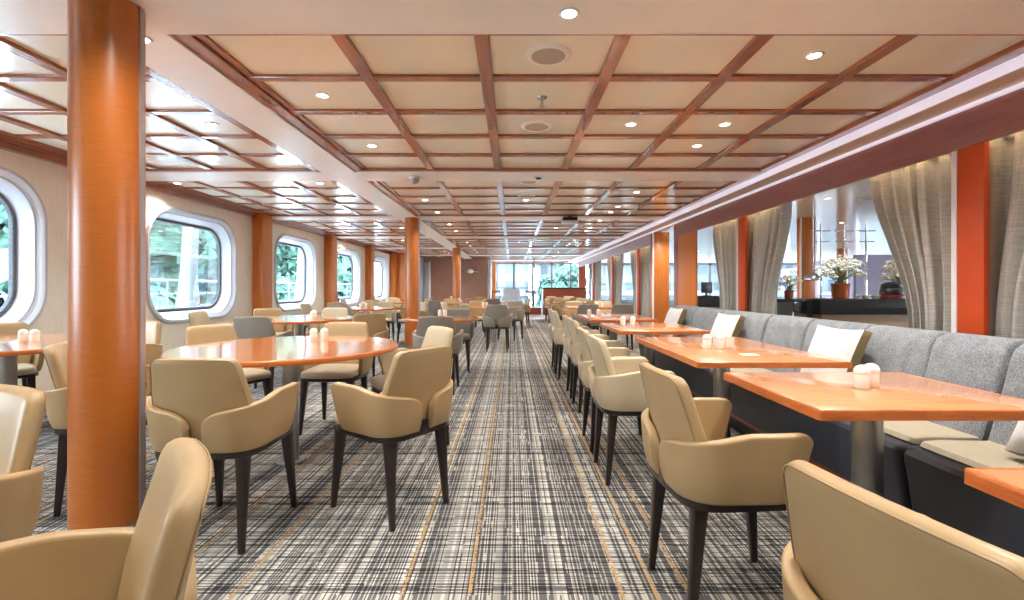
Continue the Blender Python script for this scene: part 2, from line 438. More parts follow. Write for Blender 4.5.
# ------------------------------------------------------------------ ceiling
XB0, XB1 = -1.77, 2.86       # main coffer field
LX0, LX1 = XL, -2.14         # left coffer field
PER, SW = 3.38, .44
S_NEAR = [5.40 + PER * k for k in range(-2, 7)]
mb = MB().quad((XL - .5, YB, ZP), (3.2, YB, ZP), (3.2, YE, ZP), (XL - .5, YE, ZP))
struct(mb.build('ceiling', M['panel']))
mb = MB()                      # white longitudinal band and cross bands
mb.box(LX1, XB0, YB, YE, ZS, ZP + .05)
struct(mb.build('ceiling_band', M['soffit']))
for y in S_NEAR:
    y1 = min(y + SW, YE)
    if y > 22.5: continue
    struct(MB().box(XL, LX1, y, y1, ZS, ZP + .04).box(XB0, 2.94, y, y1, ZS, ZP + .04).build('ceiling_band', M['soffit']))
beams_x = [-.91, -.16, .585, 1.335, 2.09]
left_x = [-2.77, -3.38, -3.99]
BAYS = []
for k in range(len(S_NEAR)):
    y0 = S_NEAR[k] + SW; y1 = S_NEAR[k] + PER if k < len(S_NEAR) - 1 else YE
    y1 = min(y1, YE)
    if y0 > YE - 1: continue
    BAYS.append((y0, y1))
    rows = [y0 + .59 + .59 * i for i in range(4) if y0 + .59 + .59 * i < y1 - .2]
    for (fx0, fx1, xs) in ((XB0, XB1, beams_x), (LX0 + .1, LX1, left_x)):
        mb = MB()
        for x in xs: mb.box(x - .04, x + .04, y0, y1, ZB, ZP + .01)
        for y in rows: mb.box(fx0, fx1, y - .034, y + .034, ZB + .004, ZP + .01)
        # stepped rim
        mb.box(fx0, fx0 + .10, y0, y1, ZB - .008, ZP + .01).box(fx1 - .09, fx1, y0, y1, ZB - .012, ZP + .01)
        mb.box(fx0 + .10, fx0 + .15, y0, y1, ZB + .008, ZP + .01)
        mb.box(fx0, fx1, y0, y0 + .035, ZB - .01, ZP + .01).box(fx0, fx1, y1 - .035, y1, ZB - .01, ZP + .01)
        struct(mb.build('trim_%d' % (10 + 2 * k + (0 if fx0 == XB0 else 1)), M['beam'], bevel=.004, seg=1))
# right cove: white drop, beige underside, white lip
mb = MB().box(XB1, XB1 + .008, YB, 22.3, 2.362, 2.49).box(3.065, 3.10, YB, 22.3, 2.335, 2.362)
struct(mb.build('trim_3', M['cove'], bevel=.002, seg=1))
mb = MB().box(XB1 + .008, 3.3, YB, 22.3, 2.358, 2.40); struct(mb.build('ceiling_cove', M['covetan']))
# fascia in two lengths, with the jambs of the passage
mb = MB().box(XF, 3.135, YB, 9.2, 2.083, 2.36).box(XF, 3.3, 9.0, 9.2, 0, 2.09); struct(mb.build('trim_4', M['fascia'], bevel=.004, seg=1))
mb = MB().box(XF, 3.135, 10.7, 22.3, 2.083, 2.36); struct(mb.build('trim_5', M['fascia'], bevel=.004, seg=1))
mb = MB().box(3.105, 3.14, 8.12, 9.0, 0, 2.09); tag(mb.build('wood_panel', M['orange'], bevel=.004), 'broad orange wood panel beside the passage behind the grey sofa end', 'panel')
t = empty('pier', (3.3, 10.73, 0), 0, 'tall square orange pier past the passage, right behind the sofa end', 'pillar')
MB().box(-.17, .17, -.15, .15, 0, 2.35).build('shaft', M['orange'], t, bevel=.006)
MB().box(-.195, -.17, -.155, -.10, 0, 2.35).build('metal_strip', M['white'], t)
# saloon ceiling on the right
mb = MB().quad((3.3, YB, 2.43), (15, YB, 2.43), (15, YE, 2.43), (3.3, YE, 2.43)); struct(mb.build('ceiling_right', M['glossceil']))

# ------------------------------------------------------------------ round pillars
for i, (x, y, w) in enumerate([(-1.86, 2.21, 'nearest, tall in the foreground'), (-1.86, 8.95, 'second, rising beside the small round table'), (-1.8, 15.6, 'farthest, rising near the brown wall')]):
    p = empty('pillar', (x, y, 0), 0, 'round orange veneered pillar under the white ceiling band, ' + w, 'pillar', 'round pillars along the room')
    r = .138
    MB().lathe([(r, 0), (r, ZS + .005)], 64).build('shaft', M['pillar'], p, smooth='auto')
    a = math.atan2(-y, -x) + (.0)
    for da in ((1.03,), ):
        for dd in da:
            ang = math.atan2(-y, -x) + dd
            o = MB().box(-.002, .006, -.016, .016, .0, ZS)
            s = o.build('metal_strip', M['greystrip'], p); s.location = (r * math.cos(ang), r * math.sin(ang), 0); s.rotation_euler = (0, 0, ang)
    MB().lathe([(r + .006, 0), (r + .006, .05), (r + .001, .055)], 48).build('base_ring', M['steel'], p, smooth='auto')

# ------------------------------------------------------------------ posts and curtains on the right
def post(y, label):
    p = empty('post', (3.19, y, 0), 0, label, 'post', 'orange red posts between the curtains')
    MB().box(-.07, -.03, -.095, .095, 0, 2.09).build('shaft', M['orangered'], p, bevel=.004)
    MB().box(-.075, -.03, .095, .135, 0, 2.09).build('white_strip', M['white'], p)
for y, w in ((3.27, 'nearest, wide and bright behind the sofa'), (6.53, 'second, behind the middle of the sofa'), (11.9, 'third, just beyond the square pier'), (15.0, 'fourth, far past the passage'), (18.5, 'fifth, near the far glazing'), (-.05, 'beside the camera end')):
    if y > 0: post(y, 'orange red post between two grey curtains, ' + w)

def curtain(y0, y1, b0, b1, label, folds, seed, zt=2.14, zb=.04, big=True):
    rnd = random.Random(seed); mb = MB()
    nu = folds * (14 if big else 8) + 1; nv = 26 if big else 10
    ph = [rnd.uniform(-1.1, 1.1) for _ in range(folds + 2)]; am = [rnd.uniform(.7, 1.25) for _ in range(folds + 2)]
    rows = []
    for j in range(nv):
        v = j / (nv - 1); z = zt + (zb - zt) * v
        e = min(1, v / .62); e = e * e * (3 - 2 * e)
        a0 = y0 + (b0 - y0) * e; a1 = y1 + (b1 - y1) * e
        row = []
        for i in range(nu):
            s = i / (nu - 1); q = s * folds; k = int(q); fr = q - k
            p_ = ph[k] * (1 - fr) + ph[k + 1] * fr; A = (am[k] * (1 - fr) + am[k + 1] * fr) * .068 * (.7 + .4 * v)
            wv = math.sin(2 * PI * q + p_ + .9 * v * math.sin(k * 1.7))
            wv = math.copysign(abs(wv) ** .75, wv)
            y = a0 + (a1 - a0) * s + .012 * math.cos(4 * PI * q) * (1 if abs(a1 - a0) > .2 else .5)
            row.append((3.262 + A * wv + .014 * math.sin(3 * v + k), y, z))
        rows.append(row)
    mb.quad_grid(rows, nu, nv)
    t = empty('curtain', (3.235, (y0 + y1) / 2, zt), 0, label, 'curtain', 'grey curtains beside the posts')
    o = mb.build('cloth', M['curtain'], t, smooth=True, solid=.006)
    o.matrix_parent_inverse = Matrix.Translation((-3.235, -(y0 + y1) / 2, -zt))
    rl = MB().tube([(0, (y0 - (y0 + y1) / 2), .02), (0, (y1 - (y0 + y1) / 2), .02)], .012, 8).build('rail', M['white'], t, smooth='auto')
curtain(3.41, 4.36, 3.44, 3.93, 'wide grey curtain drawn back on the far side of the nearest orange red post', 7, 1)
curtain(3.34, 2.25, 3.34, 2.66, 'grey curtain on the near side of the nearest orange red post', 7, 2)
curtain(6.68, 7.75, 6.70, 7.45, 'grey curtain on the far side of the second orange red post', 7, 3)
curtain(6.66, 5.66, 6.66, 6.02, 'grey curtain drawn back on the near side of the second orange red post', 7, 4)
for q, y in enumerate((11.9, 15.0, 18.5)):
    w = ('third', 'fourth', 'fifth')[q]
    curtain(y + .16, y + 1.15, y + .18, y + .8, 'distant grey curtain on the far side of the %s orange red post' % w, 6, 10 + q, big=False)
    curtain(y + .04, y - .85, y + .04, y - .55, 'distant grey curtain on the near side of the %s orange red post' % w, 6, 20 + q, big=False)

# ------------------------------------------------------------------ downlights, speakers and ceiling fittings
def downlight(x, y, z, label, group, watts, spot=True, warm=(1, .965, .91), size=2.45):
    d = empty('downlight', (x, y, z), 0, label, 'ceiling light', group)
    MB().lathe([(.036, -.004), (.046, -.006), (.051, .001), (.051, .004), (.034, .004), (.034, -.002)], 20, cap0=False, cap1=False).build('trim_ring', M['white'], d, smooth='auto')
    MB().lathe([(.001, -.002), (.035, -.002), (.035, .003)], 20).build('lens', M['lamp'], d)
    if watts:
        l = bpy.data.lights.new('spot', 'SPOT'); l.energy = watts; l.color = warm; l.spot_size = size; l.spot_blend = .8; l.shadow_soft_size = .05
        lo = bpy.data.objects.new('spot', l); COL.objects.link(lo); lo.parent = d; lo.location = (0, 0, -.012)
G1 = 'recessed downlights in the middle ceiling bays'; G2 = 'recessed downlights in the bays by the windows'; G3 = 'recessed downlights in the saloon behind the curtains'
W_MAIN, W_LEFT, W_RIGHT = 60, 40, 70
COLN = ['first', 'second', 'third', 'fourth', 'fifth', 'sixth']
cols = [-1.32, -.535, .21, .975, 1.745, 2.45]
for k, (y0, y1) in enumerate(BAYS):
    if k == 0: nm = 'bay overhead behind'; 
    rowc = [y0 + .31, y0 + .885, y0 + 1.475, y0 + 2.065, y0 + 2.65]
    spots = [(4, 0), (0, 1), (0, 3), (3, 2), (4, 2), (4, 3)] if k % 2 else [(0, 2), (2, 2), (4, 1), (4, 3), (4, 4), (0, 4)]
    for (c, r) in spots:
        if rowc[r] > y1 - .1: continue
        if k >= 5 and r in (2,): continue
        lab = 'recessed downlight, %s panel column from windows, row %s, %s middle bay' % (COLN[c], COLN[r], 'overhead' if k == 0 else ORD[k - 1])
        downlight(cols[c], rowc[r], ZP - .002, lab, G1, W_MAIN)
    lcols = [-2.46, -3.07, -3.69, -4.29]
    for (c, r) in ([(0, 2), (0, 4), (2, 1)] if k % 2 else [(3, 0), (0, 0), (1, 1)]):
        if rowc[r] > y1 - .1 or y0 > 20: continue
        lab = 'recessed downlight, %s panel column from aisle, row %s, %s window-side bay' % (COLN[c], COLN[r], 'overhead' if k == 0 else ORD[k - 1])
        downlight(lcols[c], rowc[r], ZP - .002, lab, G2, W_LEFT)
downlight(.27, 2.27, ZS - .002, 'round recessed downlight in the near white cross band above the aisle', G1, W_MAIN)
downlight(-1.93, 2.50, ZS - .002, 'round recessed downlight in the long white band beside the nearest pillar', G1, W_MAIN)
downlight(3.35, 10.0, 2.345 + .05, 'round recessed downlight over the passage beside the square pier', G3, W_RIGHT)
n = 0
for x in (4.6, 6.6, 9.0, 11.5):
    for y in (1.5, 4.5, 7.0, 9.6, 13.0, 17.0, 21.0):
        downlight(x, y, 2.428, 'recessed saloon ceiling downlight, %s row from curtains, %s from near end' % (COLN[n // 7], COLN[n % 7] if n % 7 < 6 else 'seventh'), G3, W_RIGHT); n += 1
for (x, y, lab) in ((.21, 2.765, 'large round ceiling speaker in the nearest bay above the aisle'), (.205, 3.98, 'round ceiling speaker behind the sprinkler in the nearest bay'), (.21, 7.0, 'faint round ceiling speaker in the second bay'), (.21, 6.05, 'round ceiling speaker just past the second white cross band')):
    s = empty('ceiling_speaker', (x, y, ZP), 0, lab, 'speaker', 'round speakers above the aisle')
    MB().lathe([(.098, -.012), (.112, -.014), (.132, -.004), (.134, 0)], 32, cap0=False, cap1=False).build('rim', M['soffit'], s, smooth='auto')
    MB().lathe([(.001, -.009), (.05, -.0095), (.099, -.012), (.1, 0)], 32).build('grille', M['grille'], s, smooth='auto')
s = empty('sprinkler', (.21, 3.38, ZP), 0, 'small metal fire sprinkler hanging between the two nearest speakers', 'sprinkler')
MB().lathe([(.001, -.006), (.035, -.006), (.038, 0)], 16).build('escutcheon', M['chrome'], s, smooth='auto')
MB().lathe([(.008, -.065), (.010, -.03), (.012, -.006)], 10).build('stem', M['steel'], s, smooth='auto')
MB().lathe([(.004, -.072), (.022, -.07), (.022, -.066), (.004, -.064)], 12).build('deflector', M['steel'], s)
s = empty('dome_camera', (-1.14, 5.60, ZS), 0, 'white dome camera under the second white cross band', 'camera')
MB().lathe([(.07, -.03), (.075, -.015), (.075, 0)], 24).build('base', M['white'], s, smooth='auto')
MB().lathe([(.005, -.095), (.03, -.088), (.052, -.065), (.06, -.03)], 24).build('dome', M['greystrip'], s, smooth='auto')
s = empty('projector', (1.05, 8.72, ZS), 0, 'small dark projector under the third white cross band', 'projector')
MB().box(-.13, .13, -.10, .10, -.09, -.02).build('body', M['black'], s, bevel=.01)
MB().box(-.14, .14, -.11, .11, -.13, -.085).build('cover', M['white'], s, bevel=.008)
MB().box(-.04, .04, -.04, .04, -.02, 0).build('mount', M['black'], s)
s = empty('smoke_detector', (.31, 5.62, ZS), 0, 'tiny dark smoke detector under the second white cross band', 'detector')
MB().lathe([(.02, -.03), (.03, -.026), (.035, -.01)], 16).build('sensor', M['black'], s, smooth='auto')
MB().lathe([(.05, -.012), (.055, 0)], 16).build('base', M['white'], s, smooth='auto')
for q, (x, y) in enumerate(((5.2, 7.0), (4.3, 8.3))):
    s = empty('ceiling_vent', (x, y, 2.43), 0, 'round vent in the saloon ceiling, ' + ('above the near buffet end' if q == 0 else 'before the orange saloon column'), 'vent')
    MB().lathe([(.10, -.02), (.14, -.012), (.15, 0)], 24).build('rim', M['white'], s, smooth='auto')
    MB().lathe([(.02, -.028), (.09, -.022), (.1, -.01)], 24).build('cone', M['grille'], s, smooth='auto')
# warm strip light behind the fascia, washing the curtain heads
for q, (a, b, w) in enumerate(((2.3, 4.3, 'nearest'), (5.7, 7.7, 'second'), (11.1, 13.0, 'third'), (14.2, 16.1, 'fourth'))):
    o = MB().box(3.14, 3.155, a, b, 2.215, 2.23)
    s = empty('strip_light', (0, 0, 0), 0, 'warm strip light above the curtains at the %s orange red post' % w, 'light')
    o.build('tube', M['led'], s)
    MB().box(3.135, 3.16, a - .02, b + .02, 2.23, 2.36).build('holder', M['white'], s)

# ------------------------------------------------------------------ tub armchair
def chair_parts(root, skin, inner):
    # arm halves: a wall swept round the seat from the slot in the back to the front of the arm
    HW, RC, YB_ = .236, .118, -.258
    L1, LA, L2, L3 = HW - RC - .032, .5 * PI * RC, .150, .125
    L = L1 + LA + L2 + L3
    def plan(t):                                       # right half, t 0 (back slot) .. 1 (arm front)
        q = t * L
        if q < L1: return (.032 + q, YB_), (0, -1)
        q -= L1
        if q < LA:
            a = q / LA * PI / 2; return (HW - RC + RC * math.sin(a), YB_ + RC - RC * math.cos(a)), (math.sin(a), -math.cos(a))
        q -= LA
        if q < L2: return (HW + .006 * q / L2, YB_ + RC + q), (1, 0)
        q -= L2; k = q / L3
        return (HW + .006 - .012 * k * k, YB_ + RC + L2 + q), (1, .1 * k)
    ts = [0, .008, .025, .06, .12] + [.12 + .76 * i / 16 for i in range(1, 17)] + [.915, .95, .975, .992, 1]
    vs_ = [0, .02, .07, .3, .55, .82, .965, 1]
    def ztop(t):
        z = .604 + .056 * min(1, max(0, (t - .12) / .5))
        sb = t * L
        if sb < .075: z -= .075 * (1 - math.sqrt(max(0, 1 - ((.075 - sb) / .075) ** 2)))
        se = (1 - t) * L
        if se < .035: z -= .035 * (1 - math.sqrt(max(0, 1 - ((.035 - se) / .035) ** 2)))
        return z
    for sx in (1, -1):
        rows = []
        for v in vs_:
            row = []
            for t in ts:
                (x, y), (nx, ny) = plan(t)
                zt = ztop(t); z = .436 + (zt - .436) * v
                off = -.016 * (1 - min(1, v / .4)) ** 2 + .012 * v
                f = max(0, (t - .75) / .25) * .055 * (1 - v)      # arm front rakes back towards the seat
                row.append((sx * (x + nx * off), y + ny * off - f, z))
            rows.append(row)
        MB().quad_grid(rows, len(ts), len(vs_)).build('armrest', skin, root, smooth=True, solid=.034, solid_off=0, subsurf=1)
    # backrest: tall leaning panel, wider at arm height, rounded top corners
    ZT = .828
    def by(x, z):
        h = z - .43; return -.206 - .165 * h - .05 * h * h + 1.05 * x * x * (1 - .45 * h / .4)
    side = [(.150, .432), (.178, .436), (.192, .452), (.199, .50), (.207, .55), (.213, .60), (.211, .64), (.204, .69), (.195, .74)]
    cxr, czr, rr_ = .183 - .042, ZT - .042, .042
    for i in range(6):
        a = math.radians(6 + 78 * i / 5); side.append((cxr + .003 + rr_ * math.cos(a), czr + rr_ * math.sin(a)))
    topl = [(x, ZT + .003 * (1 - (x / .14) ** 2)) for x in (.12, .08, .04)]
    R_ = side + topl; outl = R_ + [(0, ZT + .003)] + [(-x, z) for x, z in reversed(R_)] + [(-.075, .432), (0, .432), (.075, .432)]
    c0 = (0, .62)
    def inset(d):
        out = []
        n_ = len(outl)
        for i, (x, z) in enumerate(outl):
            (xa, za), (xb, zb) = outl[i - 1], outl[(i + 1) % n_]
            tx, tz = xb - xa, zb - za; l_ = math.hypot(tx, tz) or 1
            out.append((x - tz / l_ * d, z + tx / l_ * d))
        return out
    def layer(pts, off): return [(x, by(x, z) + off, z) for x, z in pts]
    def shrink(k):
        return [(x * k, c0[1] + (z - c0[1]) * k) for x, z in inset(.016)]
    T = .023
    rings = [layer(shrink(k), T + .006) for k in (.03, .25, .5, .75)] + [layer(shrink(.93), T + .003), layer(inset(.016), T), layer(inset(.006), T * .78), layer(inset(.001), T * .35), layer(inset(0), 0),
             layer(inset(.001), -T * .35), layer(inset(.005), -T * .8), layer(inset(.012), -T)] + [layer(shrink(k), -T) for k in (.95, .75, .5, .25, .03)]
    b = MB().loft(rings).build('backrest', skin, root, smooth=True)
    k0 = 3; pp = [(x, by(x, z) - T * .95, z) for x, z in inset(.007)][k0:len(outl) - 3 - k0]
    MB().tube(pp, .0022, 5).build('seam', M['piping'], b, smooth=True)
    # seat
    rings = []
    for (k, z) in ((.86, .425), (.97, .430), (1.0, .440), (1.0, .458), (.965, .474), (.86, .483), (.5, .488)):
        rings.append([(x, y, z) for x, y in superellipse(.214 * k, .226 * k, 28, 5, 0, .004)])
    MB().loft(rings).build('seat', inner, root, smooth=True)
    # frame and legs
    fr = [[(x, y, z) for x, y in superellipse(.226 * k, .230 * k, 32, 5, 0, -.026)] for k, z in ((.95, .400), (1, .405), (1, .430), (.97, .438))]
    MB().loft(fr).build('seat_frame', M['leg'], root, smooth='auto')
    MB().box(-.030, .030, -.256, -.232, .41, .475).build('back_block', M['leg'], root, bevel=.004)
    for sx in (1, -1):
        for (tx, ty, bx, by) in ((.172, .166, .194, .206), (.166, -.196, .178, -.230)):
            rings = []
            for (q, a) in ((0, .0125), (.35, .017), (.75, .023), (1, .028)):
                x = bx + (tx - bx) * q; y = by + (ty - by) * q; z = .425 * q
                rings.append([(sx * (x) + px, y + py, z) for px, py in rrect(2 * a, 2 * a, a * .45, 2)])
            MB().loft(rings).build('leg', M['leg'], root, smooth='auto')
PROTO = {}
CH_GROUP = {'w': 'armchairs at the round window-side tables', 'c': 'armchairs at the round tables by the aisle', 'r': 'armchairs along the sofa tables', 'f': 'armchairs at the far tables'}
def chair(x, y, fx, fy, label, group, skin='tan'):
    rz = math.atan2(-fx, fy)
    if skin not in PROTO:
        r = empty('armchair', (x, y, 0), rz, label, 'chair', group)
        chair_parts(r, M[skin], M['cream'] if skin != 'taupe' else M['taupe']); PROTO[skin] = r
        return r
    return dup(PROTO[skin], (x, y, 0), rz, label, group)

# ------------------------------------------------------------------ tables
def round_table(x, y, r, label, group='round pedestal tables'):
    t = empty('round_table', (x, y, 0), 0, label, 'table', group)
    MB().lathe([(r - .03, .712), (r - .004, .716), (r, .722), (r, .740), (r - .006, .747)], 72).build('tabletop', M['tableround'], t, smooth='auto')
    MB().lathe([(r + .0005, .719), (r + .003, .724), (r + .003, .738), (r + .0005, .7425)], 72, cap0=False, cap1=False).build('edge_band', M['edge'], t, smooth='auto')
    MB().lathe([(.05, .0), (.05, .69)], 28).build('column', M['steel'], t, smooth='auto')
    MB().lathe([(.20, .69), (.22, .695), (.22, .714)], 28).build('top_plate', M['black'], t, smooth='auto')
    MB().lathe([(.085, 0), (.085, .008), (.052, .014)], 28).build('floor_flange', M['steel'], t, smooth='auto')
    return t
def rect_table(x0, x1, y0, y1, label, group='oblong tables along the sofa'):
    cx, cy = (x0 + x1) / 2, (y0 + y1) / 2; w, l = x1 - x0, y1 - y0
    t = empty('rectangular_table', (cx, cy, 0), 0, label, 'table', group)
    MB().box(-w / 2 + .012, w / 2 - .012, -l / 2 + .012, l / 2 - .012, .716, .747).build('tabletop', M['table'], t, bevel=.003)
    e = MB(); o1 = rrect(w, l, .012, 3); o2 = rrect(w - .028, l - .028, .004, 3)
    e.loft([[(a, b, .718) for a, b in o2], [(a, b, .716) for a, b in o1], [(a, b, .742) for a, b in o1], [(a * .995, b * .995, .7465) for a, b in o1], [(a, b, .7465) for a, b in o2]], False, False)
    e.build('edge_band', M['edge'], t)
    MB().lathe([(.05, 0), (.05, .695)], 28).build('column', M['steel'], t, smooth='auto')
    MB().box(-w * .3, w * .3, -.05, .05, .695, .716).build('top_plate', M['black'], t)
    MB().lathe([(.09, 0), (.09, .008), (.052, .014)], 28).build('floor_flange', M['steel'], t, smooth='auto')
    return t
def shaker(x, y, label, s=1.0, cat='shaker'):
    t = empty('shaker', (x, y, .747), 0, label, cat, 'white salt and pepper shakers')
    MB().lathe([(.022 * s, 0), (.025 * s, .004), (.0255 * s, .05 * s), (.024 * s, .053 * s)], 20).build('body', M['ceramic'], t, smooth='auto')
    MB().lathe([(.0255 * s, .0535 * s), (.0275 * s, .058 * s), (.0265 * s, .070 * s), (.02 * s, .081 * s), (.009 * s, .087 * s), (.001, .0885 * s)], 20).build('cap', M['ceramic'], t, smooth='auto')
def shakers(x, y, dx, dy, where, z=None):
    shaker(x - dx, y - dy, 'nearer white shaker on ' + where)
    shaker(x + dx, y + dy, 'farther white shaker on ' + where)

TB = {
 'M1': (-1.43, 3.10, .675, 'the big nearest round table'),
 'W1': (-3.47, 3.30, .675, 'the round table behind the nearest pillar'),
 'W2': (-2.64, 5.97, .675, 'the second round table along the windows'),
 'C1': (-.88, 6.05, .47, 'the small round table in front of the second pillar'),
 'W3': (-2.78, 9.10, .66, 'the third round table along the windows'),
 'C2': (-.35, 9.70, .52, 'the round table beyond the taupe aisle chair'),
 'W4': (-3.35, 12.6, .62, 'the fourth round table along the windows'),
 'C3': (-1.70, 12.2, .55, 'the distant round table just before the farthest pillar'),
 'C4': (-.50, 13.7, .52, 'the distant round table by the aisle end'),
 'W5': (-3.75, 16.0, .55, 'the last round table along the window wall'),
 'C5': (-1.2, 17.2, .50, 'the last round table before the pale far floor'),
}
for k, (x, y, r, w) in TB.items():
    round_table(x, y, r, 'cherry pedestal table, ' + w)
RT = [(.30, 1.0, 'nearest, cut by the picture edge'), (1.46, 2.13, 'second from the camera, small two-seat'), (2.42, 3.66, 'third from camera, with a white card'), (4.16, 5.13, 'fourth from the camera'), (5.67, 6.9, 'fifth from the camera, by the sofa end')]
for a, b, w in RT:
    rect_table(.935, 1.72, a, b, 'cherry oblong table beside the grey sofa, ' + w)
FT = [(1.04, 2.3, 9.25, 10.0, 'first beyond the passage'), (1.05, 2.3, 12.3, 13.0, 'second beyond the passage'), (1.05, 2.3, 15.6, 16.3, 'third beyond the passage')]
for x0, x1, y0, y1, w in FT:
    rect_table(x0 + .05, x1, y0, y1, 'cherry oblong table past the sofa, ' + w, 'oblong tables past the sofa')
# shakers
shakers(-1.375, 3.42, .033, .012, 'the big nearest round table')
shakers(-3.34, 3.32, .04, .0, 'the round table behind the nearest pillar')
shakers(-2.50, 6.05, .0, .035, 'the second round table along the windows')
shakers(1.33, 1.80, .032, .02, 'the small two-seat table by the sofa')
shakers(1.25, 2.97, .043, .0, 'the long sofa table with the card')
shakers(1.17, 4.85, .05, .0, 'the fourth sofa table from the camera')
shakers(1.10, 6.45, .06, .0, 'the fifth sofa table by the sofa end')
shakers(-.92, 6.35, .035, .0, 'the small round table in front of the second pillar')
shakers(-.55, 9.75, .04, .0, 'the round table beyond the taupe aisle chair')
shakers(-2.85, 9.2, .05, .0, 'the third round table along the windows')
shakers(1.75, 9.6, .05, .0, 'the first oblong table beyond the passage')
c = MB().box(-.045, .045, -.03, .03, 0, .0015).build('card', M['paper']); c.location = (1.325, 2.68, .7475); tag(c, 'small white card lying on the long sofa table', 'card')

# ------------------------------------------------------------------ chairs
A = 'armchair'
ch = chair
gw, gc, gr, gf = (CH_GROUP[k] for k in 'wcrf')
ch(-.77, .66, -.80, -.60, 'tan leather armchair largest in the foreground, its curved back cut by the lower picture edge', gc)
ch(-1.58, 1.16, -.35, -.94, 'cream tan armchair at the picture edge in front of the nearest pillar, facing the camera', gc)
ch(-1.315, 2.26, .02, 1, 'tan armchair with its back to the camera at the big round table', gc)
ch(-.635, 2.495, -.81, .585, 'tan armchair turned diagonally at the aisle side of the big round table', gc)
ch(-.75, 3.44, -.82, -.57, 'pale armchair behind the diagonal one, at the far aisle side of the big round table', gc, 'cream')
ch(-1.42, 3.86, 0, -1, 'cream armchair facing the camera across the big round table', gc)
ch(-2.14, 3.66, .90, -.44, 'tan armchair at the far window side of the big round table', gc)
ch(-2.13, 2.63, .86, .51, 'tan armchair half hidden by the nearest pillar, at the big round table', gc)
ch(-3.30, 3.98, -.12, -1, 'cream armchair on the far side of the round table behind the nearest pillar', gw)
ch(-4.12, 3.85, .75, -.65, 'armchair under the porthole at the round table behind the nearest pillar', gw)
ch(-2.66, 5.16, -.04, 1, 'grey armchair with its back to the camera at the second window-side table', gw, 'taupe')
ch(-3.72, 6.10, 1, .1, 'armchair seen edge-on under the second porthole', gw, 'cream')
ch(-3.35, 6.72, .65, -.76, 'cream armchair at the far window side of the second window-side table', gw)
ch(-2.62, 6.86, 0, -1, 'pale armchair facing the camera behind the second window-side table', gw, 'cream')
ch(-1.77, 5.70, -.55, .83, 'olive tan armchair at the aisle side of the second window-side table', gw)
ch(-.80, 5.25, -.03, 1, 'taupe armchair with its back to the camera at the small round table', gc, 'taupe')
ch(-.78, 6.60, .03, -1, 'taupe armchair facing the camera behind the small round table', gc, 'taupe')
ch(-.26, 8.68, .02, 1, 'taupe armchair standing in the aisle with its back to the camera', gc, 'taupe')
ch(-.03, 10.5, -.45, -.9, 'dark looking armchair at the far aisle side of the round table beyond the taupe chair', gc, 'taupe')
ch(-.74, 10.62, .2, -1, 'armchair behind the round table beyond the taupe chair, facing the camera', gc)
ch(-1.15, 9.85, 1, -.1, 'armchair at the window side of the round table beyond the taupe chair', gc, 'cream')
ch(-2.88, 8.32, .1, 1, 'taupe armchair with its back to the camera at the third window-side table', gw, 'taupe')
ch(-3.62, 9.0, 1, 0, 'armchair seen edge-on under the third porthole', gw, 'cream')
ch(-3.45, 9.72, .7, -.7, 'tan armchair at the far window side of the third window-side table', gw)
ch(-2.70, 10.0, 0, -1, 'pale armchair behind the third window-side table', gw, 'cream')
ch(-2.06, 9.85, -.65, -.75, 'tan armchair behind the second pillar at the third window-side table', gw)
for key, grp, spots in (('W4', gw, ((0, -.82, 'near side', 'tan'), (.82, .1, 'aisle side', 'cream'), (0, .85, 'far side', 'tan'), (-.78, -.1, 'window side', 'taupe'))),
                        ('C3', gc, ((-.05, -.74, 'near side', 'taupe'), (.74, .1, 'aisle side', 'tan'), (0, .78, 'far side', 'tan'))),
                        ('C4', gc, ((.0, -.74, 'near side', 'taupe'), (.74, .1, 'aisle side', 'tan'), (-.74, 0, 'window side', 'cream'))),
                        ('W5', gw, ((0, -.78, 'near side', 'cream'), (.78, .1, 'aisle side', 'tan'), (.1, .78, 'far side', 'cream'))),
                        ('C5', gc, ((-.72, 0, 'window side', 'cream'), (.1, -.72, 'near side', 'tan')))):
    x, y, r, w = TB[key]
    for dx, dy, side, sk in spots:
        L = math.hypot(dx, dy); ch(x + dx, y + dy, -dx / L, -dy / L, 'armchair on the %s of %s' % (side, w), grp, sk)
# aisle row facing the sofa
for y, fy, x, lab in ((.72, .20, .78, 'tan armchair largest at the lower picture edge, at the nearest sofa table'),
               (1.76, .07, .80, 'tan armchair facing the sofa at the small two-seat table'),
               (2.91, .02, .77, 'tan armchair facing the sofa, near seat of the long table with the card'),
               (3.47, .0, .775, 'armchair facing the sofa, far seat of the long table with the card'),
               (4.49, .03, .83, 'armchair facing the sofa, near seat of the fourth sofa table'),
               (5.05, -.02, .83, 'armchair facing the sofa, far seat of the fourth sofa table'),
               (6.07, .02, .80, 'armchair facing the sofa, near seat of the fifth sofa table'),
               (6.63, .0, .80, 'armchair facing the sofa, far seat of the fifth sofa table')):
    ch(x, y, 1, fy, lab, gr, 'cream' if y > 2.2 else 'tan')
for (x0, x1, y0, y1, w) in FT:
    far = w.split()[0]
    sk = 'taupe' if far == 'first' else 'tan'
    ch(1.38, y0 - .33, 0, 1, 'armchair, back to camera, aisle end of %s table beyond the passage' % far, gf, sk)
    ch(2.0, y0 - .33, 0, 1, 'armchair, back to camera, sofa end of %s table beyond the passage' % far, gf, sk)
    ch(1.36, y1 + .33, 0, -1, 'armchair facing camera, aisle end of %s table beyond the passage' % far, gf, 'tan')
    ch(2.0, y1 + .33, 0, -1, 'armchair facing camera, sofa end of %s table beyond the passage' % far, gf, 'cream')

